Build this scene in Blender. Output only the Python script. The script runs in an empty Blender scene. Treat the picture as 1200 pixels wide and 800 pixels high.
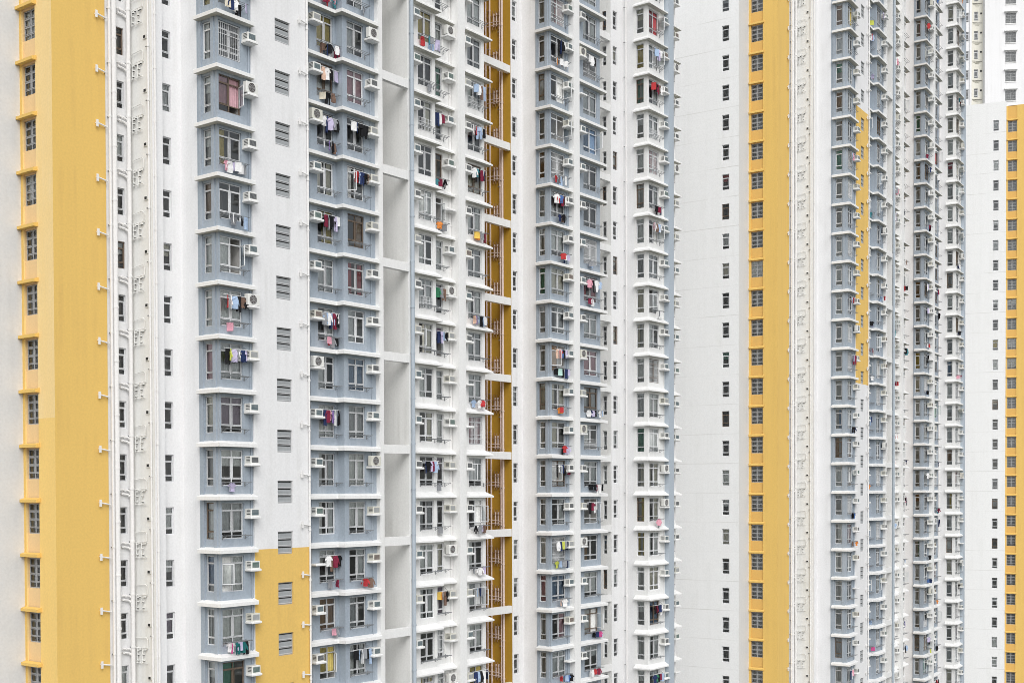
import bpy, math, random
from math import radians, sin, cos, pi
R = random.Random(11)
F = 1450.0            # focal length in photograph pixels (1200 wide)
HORIZON = 575.0       # photograph row of the horizon
FH = 2.75             # storey height
CAMZ = 45.0
BASE = CAMZ - 8.67    # level of storey 0

scene = bpy.context.scene
col = bpy.data.collections.new("Scene"); scene.collection.children.link(col)

# ---------------------------------------------------------------- materials
MATS = {}
def new_mat(name):
    m = bpy.data.materials.new(name); m.use_nodes = True
    MATS[name] = m
    return m, m.node_tree, m.node_tree.nodes, m.node_tree.links, m.node_tree.nodes["Principled BSDF"]

def paint(name, rgb, rough=0.75, streak=0.10, grime=None, rnd=0.0, fine=0.04, spec=0.25):
    """masonry paint: rain streaks, cloudy wear and a fine grain"""
    m, nt, N, L, b = new_mat(name)
    tc = N.new("ShaderNodeTexCoord")
    mp = N.new("ShaderNodeMapping"); mp.inputs["Scale"].default_value = (2.6, 2.6, 0.10)
    L.new(tc.outputs["Object"], mp.inputs["Vector"])
    n1 = N.new("ShaderNodeTexNoise"); n1.inputs["Scale"].default_value = 1.0; n1.inputs["Detail"].default_value = 5
    L.new(mp.outputs["Vector"], n1.inputs["Vector"])
    n2 = N.new("ShaderNodeTexNoise"); n2.inputs["Scale"].default_value = 0.55; n2.inputs["Detail"].default_value = 6
    L.new(tc.outputs["Object"], n2.inputs["Vector"])
    n3 = N.new("ShaderNodeTexNoise"); n3.inputs["Scale"].default_value = 9.0; n3.inputs["Detail"].default_value = 3
    L.new(tc.outputs["Object"], n3.inputs["Vector"])
    r1 = N.new("ShaderNodeMapRange"); r1.inputs[1].default_value = .45; r1.inputs[2].default_value = .75
    L.new(n1.outputs["Fac"], r1.inputs[0])
    r2 = N.new("ShaderNodeMapRange"); r2.inputs[1].default_value = .35; r2.inputs[2].default_value = .75
    L.new(n2.outputs["Fac"], r2.inputs[0])
    mul = N.new("ShaderNodeMath"); mul.operation = 'MULTIPLY'
    L.new(r1.outputs[0], mul.inputs[0]); L.new(r2.outputs[0], mul.inputs[1])
    sc = N.new("ShaderNodeMath"); sc.operation = 'MULTIPLY'; sc.inputs[1].default_value = streak * 3
    L.new(mul.outputs[0], sc.inputs[0])
    mx = N.new("ShaderNodeMix"); mx.data_type = 'RGBA'
    g = grime or tuple(c * .45 for c in rgb)
    mx.inputs[6].default_value = (*rgb, 1); mx.inputs[7].default_value = (*g, 1)
    L.new(sc.outputs[0], mx.inputs[0])
    hv = N.new("ShaderNodeHueSaturation")
    r3 = N.new("ShaderNodeMapRange"); r3.inputs[3].default_value = 1 - fine; r3.inputs[4].default_value = 1 + fine
    r3.inputs[1].default_value = .3; r3.inputs[2].default_value = .7
    L.new(n3.outputs["Fac"], r3.inputs[0])
    if rnd:
        oi = N.new("ShaderNodeObjectInfo")
        r4 = N.new("ShaderNodeMapRange"); r4.inputs[3].default_value = 1 - rnd; r4.inputs[4].default_value = 1.0
        L.new(oi.outputs["Random"], r4.inputs[0])
        m2 = N.new("ShaderNodeMath"); m2.operation = 'MULTIPLY'
        L.new(r3.outputs[0], m2.inputs[0]); L.new(r4.outputs[0], m2.inputs[1])
        L.new(m2.outputs[0], hv.inputs["Value"])
    else:
        L.new(r3.outputs[0], hv.inputs["Value"])
    L.new(mx.outputs[2], hv.inputs["Color"])
    L.new(hv.outputs["Color"], b.inputs["Base Color"])
    b.inputs["Roughness"].default_value = rough
    b.inputs["Specular IOR Level"].default_value = spec
    return m

def plain(name, rgb, rough=0.6, metal=0.0, spec=0.3, var=0.05):
    m, nt, N, L, b = new_mat(name)
    tc = N.new("ShaderNodeTexCoord"); n = N.new("ShaderNodeTexNoise"); n.inputs["Scale"].default_value = 7
    L.new(tc.outputs["Object"], n.inputs["Vector"])
    mr = N.new("ShaderNodeMapRange"); mr.inputs[1].default_value = .3; mr.inputs[2].default_value = .7
    mr.inputs[3].default_value = 1 - var; mr.inputs[4].default_value = 1 + var
    L.new(n.outputs["Fac"], mr.inputs[0])
    hv = N.new("ShaderNodeHueSaturation"); hv.inputs["Color"].default_value = (*rgb, 1)
    L.new(mr.outputs[0], hv.inputs["Value"]); L.new(hv.outputs["Color"], b.inputs["Base Color"])
    b.inputs["Roughness"].default_value = rough; b.inputs["Metallic"].default_value = metal
    b.inputs["Specular IOR Level"].default_value = spec
    return m

WHITE = (.80, .80, .79)
paint('white', (.80, .80, .805), streak=.11, grime=(.44, .43, .40))
paint('white_return', (.67, .685, .70), streak=.08, grime=(.40, .40, .38))  # greyer, cooler white for the return wall
paint('yellow_mid', (.90, .62, .21), streak=.08, grime=(.60, .36, .10))
paint('cream', (.79, .79, .77), streak=.16, grime=(.42, .41, .33))
paint('shaft_white', (.81, .81, .795), streak=.12, grime=(.34, .33, .29))
paint('ledge_white', (.84, .84, .83), streak=.07, grime=(.42, .40, .35), rnd=.05)
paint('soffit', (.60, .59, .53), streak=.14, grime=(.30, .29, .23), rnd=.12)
paint('bay_white', (.80, .80, .79), streak=.10, grime=(.42, .41, .36))
paint('grey', (.335, .385, .44), streak=.17, grime=(.60, .63, .66), fine=.07)
paint('pipe_blue', (.42, .475, .53), streak=.05)
paint('yellow', (.775, .515, .15), streak=.18, grime=(.58, .36, .12))
paint('yellow_pale', (.90, .66, .30), streak=.12, grime=(.90, .76, .52))
paint('peach', (.80, .565, .29), streak=.10, grime=(.55, .36, .17))
paint('tan', (.72, .44, .13), streak=.10, grime=(.50, .32, .14))
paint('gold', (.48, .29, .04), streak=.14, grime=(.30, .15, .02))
paint('pipe_brown', (.34, .20, .09), streak=.05)
paint('pipe_white', (.80, .79, .78), streak=.06, grime=(.5, .48, .44))
paint('pipe_pink', (.74, .62, .57), streak=.06)
paint('old_cream', (.74, .72, .64), streak=.18, grime=(.38, .36, .29))
plain('alu', (.56, .57, .58), .45, .0)
plain('alu_white', (.74, .75, .76), .5)
plain('alu_dark', (.36, .365, .37), .5)
plain('bronze', (.16, .12, .09), .45)
plain('louvre', (.36, .38, .39), .45)
plain('rod', (.24, .25, .26), .45, .2)
plain('interior', (.48, .475, .46), .9)
plain('near_black', (.03, .03, .03), .8)  # flat black: paints the dark of louvre gaps and vent holes, also fittings
plain('ac_white', (.76, .76, .73), .5, var=.04)
plain('ac_cream', (.66, .65, .58), .55, var=.06)
plain('ac_grey', (.40, .41, .41), .55)
plain('grille_teal', (.06, .115, .135), .4)
plain('grille_green', (.055, .13, .105), .4)
plain('grille_dark', (.05, .055, .06), .5)
plain('grille_rust', (.16, .10, .07), .7)
plain('fan_dark', (.09, .07, .065), .5)
CUR = {'white': (.84, .84, .82), 'ivory': (.76, .72, .62), 'grey': (.50, .51, .52), 'pearl': (.68, .69, .69),
       'blue': (.20, .29, .42), 'yellow': (.62, .50, .16), 'brown': (.34, .22, .13), 'red': (.46, .09, .10),
       'pink': (.62, .38, .42), 'green': (.16, .36, .27), 'teal': (.05, .30, .36), 'lime': (.48, .50, .10), 'mauve': (.33, .26, .33)}
for k, c in CUR.items(): plain('cur_' + k, c, .9, var=.10)
CLO = {'white': (.80, .80, .80), 'black': (.018, .018, .02), 'navy': (.03, .045, .12), 'grey': (.30, .31, .33),
       'light-blue': (.40, .52, .70), 'blue': (.08, .16, .38), 'red': (.50, .055, .06), 'maroon': (.22, .03, .06),
       'pink': (.72, .36, .44), 'magenta': (.54, .09, .25), 'purple': (.26, .18, .42), 'lavender': (.55, .50, .68),
       'yellow': (.80, .55, .12), 'lime': (.58, .62, .12), 'green': (.06, .24, .13), 'dark-green': (.02, .13, .13),
       'teal': (.08, .28, .32), 'mint': (.50, .72, .66), 'orange': (.74, .27, .07), 'peach': (.76, .52, .40),
       'brown': (.20, .13, .10), 'cream': (.72, .66, .54)}
for k, c in CLO.items(): plain('cl_' + k, c, .9, var=.10, spec=.1)

def glass_mat():
    m, nt, N, L, b = new_mat('glass')
    N.remove(b); out = N["Material Output"]
    t = N.new("ShaderNodeBsdfTransparent"); t.inputs[0].default_value = (.93, .955, .95, 1)
    g = N.new("ShaderNodeBsdfGlossy"); g.inputs["Roughness"].default_value = .04; g.inputs[0].default_value = (.9, .93, .95, 1)
    f = N.new("ShaderNodeFresnel"); f.inputs["IOR"].default_value = 1.8
    mx = N.new("ShaderNodeMixShader")
    L.new(f.outputs[0], mx.inputs[0]); L.new(t.outputs[0], mx.inputs[1]); L.new(g.outputs[0], mx.inputs[2])
    L.new(mx.outputs[0], out.inputs["Surface"])
glass_mat()

def end_wall_mat():
    """white paint with the faint pour joints of the cast wall at every storey"""
    m = paint('white_jointed', (.86, .865, .86), streak=.06, grime=(.50, .50, .45))
    nt = m.node_tree; N = nt.nodes; L = nt.links; b = N["Principled BSDF"]
    src = b.inputs["Base Color"].links[0].from_socket
    tc = N.new("ShaderNodeTexCoord"); sp = N.new("ShaderNodeSeparateXYZ"); L.new(tc.outputs["Object"], sp.inputs[0])
    a = N.new("ShaderNodeMath"); a.operation = 'ADD'; a.inputs[1].default_value = -(BASE + .15) + FH * 40
    L.new(sp.outputs["Z"], a.inputs[0])
    md = N.new("ShaderNodeMath"); md.operation = 'MODULO'; md.inputs[1].default_value = FH; L.new(a.outputs[0], md.inputs[0])
    lt = N.new("ShaderNodeMath"); lt.operation = 'LESS_THAN'; lt.inputs[1].default_value = .07; L.new(md.outputs[0], lt.inputs[0])
    n = N.new("ShaderNodeTexNoise"); n.inputs["Scale"].default_value = .22; L.new(tc.outputs["Object"], n.inputs["Vector"])
    r = N.new("ShaderNodeMapRange"); r.inputs[1].default_value = .42; r.inputs[2].default_value = .62; r.inputs[3].default_value = .06; r.inputs[4].default_value = .42
    L.new(n.outputs["Fac"], r.inputs[0])
    mu = N.new("ShaderNodeMath"); mu.operation = 'MULTIPLY'; L.new(lt.outputs[0], mu.inputs[0]); L.new(r.outputs[0], mu.inputs[1])
    mx = N.new("ShaderNodeMix"); mx.data_type = 'RGBA'; mx.inputs[7].default_value = (.52, .51, .48, 1)
    L.new(mu.outputs[0], mx.inputs[0]); L.new(src, mx.inputs[6]); L.new(mx.outputs[2], b.inputs["Base Color"])
end_wall_mat()

# ---------------------------------------------------------------- mesh builder
class MB:
    def __init__(s): s.v = []; s.f = []; s.m = []
    def quad(s, pts, mat):
        i = len(s.v); s.v += [tuple(p) for p in pts]; s.f.append(tuple(range(i, i + len(pts)))); s.m.append(mat)
    def box(s, x0, x1, y0, y1, z0, z1, mat):
        i = len(s.v)
        s.v += [(x0, y0, z0), (x1, y0, z0), (x1, y1, z0), (x0, y1, z0), (x0, y0, z1), (x1, y0, z1), (x1, y1, z1), (x0, y1, z1)]
        for q in ((0, 3, 2, 1), (4, 5, 6, 7), (0, 1, 5, 4), (1, 2, 6, 5), (2, 3, 7, 6), (3, 0, 4, 7)):
            s.f.append(tuple(i + k for k in q)); s.m.append(mat)
    def bevbox(s, x0, x1, y0, y1, z0, z1, mat, b=.03):
        """box with bevelled vertical and top edges"""
        i = len(s.v)
        def ring(d, z): return [(x0 + b + d, y0 + d, z), (x1 - b - d, y0 + d, z), (x1 - d, y0 + b + d, z), (x1 - d, y1 - b - d, z),
                                (x1 - b - d, y1 - d, z), (x0 + b + d, y1 - d, z), (x0 + d, y1 - b - d, z), (x0 + d, y0 + b + d, z)]
        s.v += ring(0, z0) + ring(0, z1 - b) + ring(b * .6, z1)
        for r in (0, 8):
            for k in range(8):
                s.f.append((i + r + k, i + r + (k + 1) % 8, i + r + 8 + (k + 1) % 8, i + r + 8 + k)); s.m.append(mat)
        s.f.append(tuple(i + 16 + k for k in range(8))); s.m.append(mat)
        s.f.append(tuple(i + 7 - k for k in range(8))); s.m.append(mat)
    def tube(s, pts, r, mat, n=6):
        from mathutils import Vector
        P = [Vector(p) for p in pts]; base = len(s.v)
        for j, p in enumerate(P):
            d = (P[min(j + 1, len(P) - 1)] - P[max(j - 1, 0)]).normalized()
            a = Vector((0, 0, 1)) if abs(d.z) < .9 else Vector((1, 0, 0))
            e1 = d.cross(a).normalized(); e2 = d.cross(e1).normalized()
            for k in range(n):
                t = 2 * pi * k / n; s.v.append(tuple(p + e1 * (r * cos(t)) + e2 * (r * sin(t))))
        for j in range(len(P) - 1):
            for k in range(n):
                s.f.append((base + j * n + k, base + j * n + (k + 1) % n, base + (j + 1) * n + (k + 1) % n, base + (j + 1) * n + k)); s.m.append(mat)
        s.f.append(tuple(base + k for k in range(n))); s.m.append(mat)
        s.f.append(tuple(base + (len(P) - 1) * n + n - 1 - k for k in range(n))); s.m.append(mat)
    def add(s, o, tr, remap=None):
        i = len(s.v); s.v += [tr(p) for p in o.v]
        s.f += [tuple(i + k for k in f) for f in o.f]; s.m += [(remap or {}).get(m, m) for m in o.m]
    def mesh(s, name):
        me = bpy.data.meshes.new(name); me.from_pydata(s.v, [], s.f)
        names = []
        for m in s.m:
            if m not in names: names.append(m)
        for n in names: me.materials.append(MATS[n])
        me.polygons.foreach_set("material_index", [names.index(m) for m in s.m]); me.update()
        return me

def link(name, me, parent=None, loc=(0, 0, 0), rz=0.0):
    o = bpy.data.objects.new(name, me); col.objects.link(o)
    o.parent = parent; o.location = loc; o.rotation_euler = (0, 0, rz)
    return o
def tag(o, label=None, cat=None, group=None, kind=None):
    if label: o['label'] = label
    if cat: o['category'] = cat
    if group: o['group'] = group
    if kind: o['kind'] = kind
    return o
_meshes = {}
def shared(key, fn):
    if key not in _meshes:
        mb = fn(); _meshes[key] = (mb, mb.mesh(key[0]))
    return _meshes[key]

# ---------------------------------------------------------------- wall panels
def panel(mb, axis, fixed, s0, s1, z0, z1, mat, op=None, room=1.3, rev=None, sign=1, taper=None):
    """wall sheet with one column of openings. axis 'R': plane y=fixed along x, inward +y. 'L': plane x=fixed along y, inward +x"""
    def P(s, d, z): return (s, fixed + d * sign, z) if axis == 'R' else (fixed + d * sign, s, z)
    def Q(a, b, za, zb, m=mat): mb.quad([P(a, 0, za), P(b, 0, za), P(b, 0, zb), P(a, 0, zb)], m)
    if not op or not op[2]:
        Q(s0, s1, z0, z1); return
    a, b, rows = op
    Q(s0, a, z0, z1); Q(b, s1, z0, z1)
    z = z0
    rv = rev or mat
    for za, zb in rows:
        Q(a, b, z, za); z = zb
        D = .17; E = D + .01
        for e, g in ((a, 1), (b, -1)):
            mb.quad([P(e, 0, za), P(e, D, za), P(e, D, zb), P(e, 0, zb)], rv)
            if taper and g == 1:     # the room's side wall leans clear of the corner window's recess
                t, td = e + taper[0], taper[1]
                mb.quad([P(e, D, za), P(t, td, za), P(t, td, zb), P(e, D, zb)], 'interior'); mb.quad([P(t, td, za), P(t, room, za), P(t, room, zb), P(t, td, zb)], 'interior')
            else: mb.quad([P(e, D, za), P(e, room, za), P(e, room, zb), P(e, D, zb)], 'interior')
        for e in (za, zb):
            if e in (z0, z1): continue      # an opening that runs on into the next panel
            mb.quad([P(a, 0, e), P(b, 0, e), P(b, D, e), P(a, D, e)], rv)
            mb.quad([P(a, D, e), P(b, D, e), P(b, room, e), P(a, room, e)], 'interior')
        mb.quad([P(a, room, za), P(b, room, za), P(b, room, zb), P(a, room, zb)], 'interior')
    Q(a, b, z, z1)

# ---------------------------------------------------------------- windows (x along the wall, y inward, z up)
def bars(mb, x0, x1, z0, z1, t, mat, vs=(), hs=(), d0=.09, d1=.15):
    mb.box(x0, x0 + t, d0, d1, z0, z1, mat); mb.box(x1 - t, x1, d0, d1, z0, z1, mat)
    mb.box(x0 + t, x1 - t, d0, d1, z0, z0 + t, mat); mb.box(x0 + t, x1 - t, d0, d1, z1 - t, z1, mat)
    for h in hs: mb.box(x0 + t, x1 - t, d0 + .003, d1 - .003, h - t / 2, h + t / 2, mat)
    for v in vs: mb.box(v - t / 2, v + t / 2, d0 - .004, d1 + .004, z0 + t, z1 - t, mat)

def win_frame(kind, w, h, open_leaf=0):
    mb = MB()
    if kind == 'double':
        bars(mb, 0, w, 0, h, .055, 'alu', vs=(w / 2,), hs=(h * .20, h * .80))
        for a in (0, w / 2):     # sash rims
            if open_leaf and ((a == 0) == (open_leaf == 1)): continue
            bars(mb, a + .055, a + w / 2 - .05, h * .20 + .03, h * .80 - .03, .03, 'alu', d0=.075, d1=.12)
    elif kind == 'single':
        bars(mb, 0, w, 0, h, .05, 'alu', hs=(h * .20, h * .80))
        bars(mb, .05, w - .05, h * .2 + .03, h * .8 - .03, .03, 'alu', d0=.075, d1=.12)
    elif kind == 'narrow':
        bars(mb, 0, w, 0, h, .05, 'alu_white', hs=(h * .76, h * .22))
        bars(mb, .05, w - .06, h * .22 + .03, h * .76 - .03, .035, 'alu', d0=.075, d1=.12)
    elif kind == 'canopy':
        bars(mb, 0, w, 0, h, .05, 'alu_dark', vs=(w / 2,), hs=(h * .20, h * .47, h * .74))
        for j in (.20, .47, .74):
            for a in (0, w / 2):
                bars(mb, a + .05, a + w / 2 - .045, h * j + .03, h * (j + (.27 if j < .7 else .26)) - .04, .025, 'alu_dark', d0=.07, d1=.115)
    elif kind == 'louvre':
        bars(mb, 0, w, 0, h, .05, 'alu_dark', hs=(h * .34, h * .67))
        for j in range(3):
            z = h * (.03 + j * .325)
            mb.box(.05, w - .05, .10, .14, z + .03, z + h * .24, 'louvre')
            mb.quad([(.05, .10, z + h * .24), (w - .05, .10, z + h * .24), (w - .05, .16, z + h * .29), (.05, .16, z + h * .29)], 'near_black')  # dark strip painted in for the shaded gap above the slat
            mb.box(.05, w - .05, .07, .10, z + .02, z + .06, 'alu')
            for g in (.09, .15): mb.box(.06, w - .06, .094, .10, z + h * g, z + h * g + .012, 'alu_dark')
    return mb
def win_glass(w, h, open_leaf=0):
    mb = MB()
    if open_leaf:
        a, b = (w / 2, w) if open_leaf == 1 else (0, w / 2)
        mb.quad([(a, .12, 0.03), (b, .12, 0.03), (b, .12, h - .03), (a, .12, h - .03)], 'glass')
    else:
        mb.quad([(.03, .12, .03), (w - .03, .12, .03), (w - .03, .12, h - .03), (.03, .12, h - .03)], 'glass')
    return mb
def win_curtain(a, b, z0, z1, colr, d=.19):
    mb = MB(); n = max(4, int((b - a) / .07)); pts = []
    for i in range(n + 1):
        x = a + (b - a) * i / n; pts.append((x, d + .028 * (i % 2) + .008 * sin(i * 1.7)))
    for i in range(n):
        (x0, y0), (x1, y1) = pts[i], pts[i + 1]
        mb.quad([(x0, y0, z0), (x1, y1, z0), (x1, y1, z1), (x0, y0, z1)], 'cur_' + colr)
    return mb
def sash(w, h, side):
    """an opened casement leaf, hinged on its outer side"""
    mb = MB(); lw = w / 2 - .08; hh = h * .58
    bars(mb, 0, lw, 0, hh, .045, 'alu_white', d0=-.02, d1=.02)
    mb.quad([(.04, 0, .04), (lw - .04, 0, .04), (lw - .04, 0, hh - .04), (.04, 0, hh - .04)], 'glass')
    out = MB(); ang = radians(R.choice([55, 70, 85]))
    c_, s_ = cos(ang), sin(ang)
    if side == 1: out.add(mb, lambda p: (.06 + p[0] * c_ + p[1] * s_, .08 - p[0] * s_ + p[1] * c_, h * .21 + p[2]))
    else: out.add(mb, lambda p: (w - .06 - p[0] * c_ - p[1] * s_, .08 - p[0] * s_ + p[1] * c_, h * .21 + p[2]))
    return out
def recolour(mb, fm):
    mb.m = [fm if m in ('alu', 'alu_white') else m for m in mb.m]; return mb
def grille(w, h, full):
    """burglar bars in front of the sashes, over the whole window or its lower part"""
    m = MB(); top = h - .06 if full else h * .42
    n = int(w / .14)
    for i in range(n + 1): x = .05 + (w - .1) * i / n; m.box(x - .009, x + .009, .03, .048, .05, top, 'alu_white')
    for j in range(4): z = .06 + (top - .08) * j / 3; m.box(.04, w - .04, .026, .05, z - .011, z + .011, 'alu_white')
    return m
CW = (['white'] * 14 + ['ivory'] * 5 + ['pearl'] * 8 + ['grey'] * 4 + ['blue'] * 2 + ['yellow', 'brown', 'red', 'pink', 'green', 'mauve'])

# ---------------------------------------------------------------- towers: registry of parts, limited to 100 of a kind
PARTS = {}     # (tower, name) -> list of (distance, build())
class Tower:
    def __init__(s, name, X, D, deg, dz, label, ktop, short):
        s.X, s.D, s.a, s.dz, s.short = X, D, radians(deg), dz, short
        s.u = (cos(s.a), sin(s.a)); s.v = (-sin(s.a), cos(s.a))
        s.base = BASE + dz
        s.top = s.base + FH * ktop
        s.o = link('apartment_tower', None, None, (X, D, 0), s.a)
        tag(s.o, label, 'apartment tower', 'high-rise apartment towers')
        s.reg = {}
    def world(s, p, q): return (s.X + s.u[0] * p + s.v[0] * q, s.D + s.u[1] * p + s.v[1] * q)
    def depth(s, p, q): return s.world(p, q)[1]
    def px(s, p, q):
        w = s.world(p, q); return 600 + F * w[0] / w[1]
    def krange(s, p, q, lo=-.2, hi=2.8, pad=22):
        D = s.depth(p, q)
        zmax = CAMZ + (HORIZON + pad) / F * D; zmin = CAMZ - (800 - HORIZON + pad) / F * D
        ks = [k for k in range(-12, 40) if s.base + FH * k + hi > zmin and s.base + FH * k + lo < zmax and s.base + FH * k + hi < s.top]
        return ks
    def ktopvis(s, p, q):
        return math.floor((CAMZ + HORIZON / F * s.depth(p, q) - s.base) / FH)
    def part(s, name, mb, parent=None):
        return link(name, mb.mesh(name), parent or s.o)
    def reg_part(s, name, p, q, z, pieces, rz=0.0, limit=100):
        """pieces: [(piece name, key, fn)], the first is the part and the others its sub-parts"""
        s.reg.setdefault(name, []).append((s.depth(p, q), p, q, z, pieces, rz))
    def flush(s, detail=True):
        for name, items in s.reg.items():
            items.sort(key=lambda t: t[0])
            for it in items[:100]:
                D, p, q, z, pieces, rz = it
                if detail:
                    _, me = shared(pieces[0][1], pieces[0][2])
                    o = link(name, me, s.o, (p, q, z), rz)
                    for nm, key, fn in pieces[1:]:
                        link(nm, shared(key, fn)[1], o)
                else:
                    key = (name,) + tuple(pc[1] for pc in pieces)
                    def joined(pieces=pieces):
                        m = MB()
                        for nm, k, fn in pieces: m.add(shared(k, fn)[0], lambda v: v)
                        return m
                    link(name, shared(key, joined)[1], s.o, (p, q, z), rz)
            rest = items[100:]
            if rest:
                m = MB()
                for D, p, q, z, pieces, rz in rest:
                    c_, s_ = cos(rz), sin(rz)
                    for nm, k, fn in pieces:
                        m.add(shared(k, fn)[0], lambda v: (p + v[0] * c_ - v[1] * s_, q + v[0] * s_ + v[1] * c_, z + v[2]))
                tag(s.part(name, m), kind='stuff')

ORD = ['first', 'second', 'third', 'fourth', 'fifth', 'sixth', 'seventh', 'eighth', 'ninth', 'tenth', 'eleventh', 'twelfth', 'thirteenth',
       'fourteenth', 'fifteenth', 'sixteenth', 'seventeenth', 'eighteenth', 'nineteenth', 'twentieth', 'twenty-first', 'twenty-second', 'twenty-third',
       'twenty-fourth', 'twenty-fifth', 'twenty-sixth', 'twenty-seventh', 'twenty-eighth', 'twenty-ninth', 'thirtieth', 'thirty-first', 'thirty-second', 'thirty-third']

# ---------------------------------------------------------------- small kit on the bays
def ledge_mesh(outer, inner, h0=.15, h1=.34):
    mb = MB(); n = len(outer)
    for i in range(n - 1):
        (a, b), (c, d) = outer[i], outer[i + 1]; (e, f), (g, h) = inner[i], inner[i + 1]
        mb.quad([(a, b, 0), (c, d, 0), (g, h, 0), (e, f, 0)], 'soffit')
        mb.quad([(a, b, 0), (c, d, 0), (c, d, h0 - .02), (a, b, h0 - .02)], 'ledge_white')
        k = .06
        l = lambda o, i_: (o[0] + (i_[0] - o[0]) * k, o[1] + (i_[1] - o[1]) * k)
        A, B = l((a, b), (e, f)), l((c, d), (g, h))
        mb.quad([(a, b, h0 - .02), (c, d, h0 - .02), (*B, h0), (*A, h0)], 'ledge_white')
        mb.quad([(*A, h0), (*B, h0), (g, h, h1), (e, f, h1)], 'ledge_white')
    for o, i_ in ((outer[0], inner[0]), (outer[-1], inner[-1])):
        mb.quad([(*o, 0), (*i_, 0), (*i_, h1), (*o, h0)], 'ledge_white')
    return mb
def shelf_mesh(w, d=.58):
    mb = MB(); mb.bevbox(0, w, -d, -.002, 0, .11, 'ledge_white', .035)
    mb.box(.05, w - .05, -d + .06, -.004, -.03, -.001, 'ledge_white')
    return mb
def rack_mesh(w):
    mb = MB()
    for x in (0, w):
        mb.tube([(x, .0, 0), (x, -.52, .03)], .016, 'rod', 5); mb.tube([(x, 0, -.16), (x, -.40, .01)], .012, 'rod', 5)
        mb.box(x - .03, x + .03, -.012, -.001, -.2, .06, 'rod')
    for y in (-.16, -.32, -.50): mb.tube([(-.05, y, .015), (w + .05, y, .015)], .016, 'rod', 5)
    return mb
def ac_window(grille, body):
    b = MB(); b.bevbox(-.29, .29, -.46, .06, 0, .41, body, .02)
    for k in range(4): b.box(-.294 - .004, -.292, -.40, -.12, .10 + k * .075, .13 + k * .075, 'grille_dark')
    for k in range(4): b.box(.292, .296, -.40, -.12, .10 + k * .075, .13 + k * .075, 'grille_dark')
    g = MB(); g.box(-.225, .215, -.467, -.462, .06, .34, grille)
    for k in range(6): g.box(-.22, .21, -.475, -.467, .08 + k * .045, .092 + k * .045, 'ac_grey')
    return b, g
def ac_split(body):
    b = MB(); b.bevbox(-.40, .40, -.46, -.16, .03, .60, body, .02)
    for x in (-.3, .3): b.box(x - .04, x + .04, -.45, -.17, 0, .032, 'rod')
    g = MB(); n = 20; i = 0
    pts = [(.05 * -1 + .235 * cos(2 * pi * k / n), -.467, .315 + .235 * sin(2 * pi * k / n)) for k in range(n)]
    g.quad(pts, 'fan_dark')
    for r in (.10, .17, .235): g.tube([(-.05 + r * cos(2 * pi * k / n), -.475, .315 + r * sin(2 * pi * k / n)) for k in range(n + 1)], .010, 'ac_grey', 4)
    for k in range(4):
        t = pi * k / 4; g.tube([(-.05 - .235 * cos(t), -.478, .315 - .235 * sin(t)), (-.05 + .235 * cos(t), -.478, .315 + .235 * sin(t))], .007, 'ac_grey', 4)
    return b, g
AC_KINDS = {'teal-backed white box': ('w', 'grille_teal', 'ac_white'), 'green-backed white box': ('w', 'grille_green', 'ac_white'),
            'dark-backed white box': ('w', 'grille_dark', 'ac_white'), 'grey-backed cream box': ('w', 'ac_grey', 'ac_cream'),
            'rusty-backed cream box': ('w', 'grille_rust', 'ac_cream'),
            'round-fan white': ('s', None, 'ac_white'), 'round-fan cream': ('s', None, 'ac_cream')}
AC_W = ['teal-backed white box'] * 6 + ['green-backed white box'] * 2 + ['dark-backed white box'] * 5 + ['grey-backed cream box'] * 4 + ['rusty-backed cream box'] + ['round-fan white'] * 2 + ['round-fan cream']
_ac = {}
def ac_parts(kind):
    if kind not in _ac:
        t, g, bd = AC_KINDS[kind]
        b, gr = ac_window(g, bd) if t == 'w' else ac_split(bd)
        _ac[kind] = (b, gr, b.mesh('air_conditioner'), gr.mesh('grille'))
    return _ac[kind]
AC_LIST = []

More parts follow.
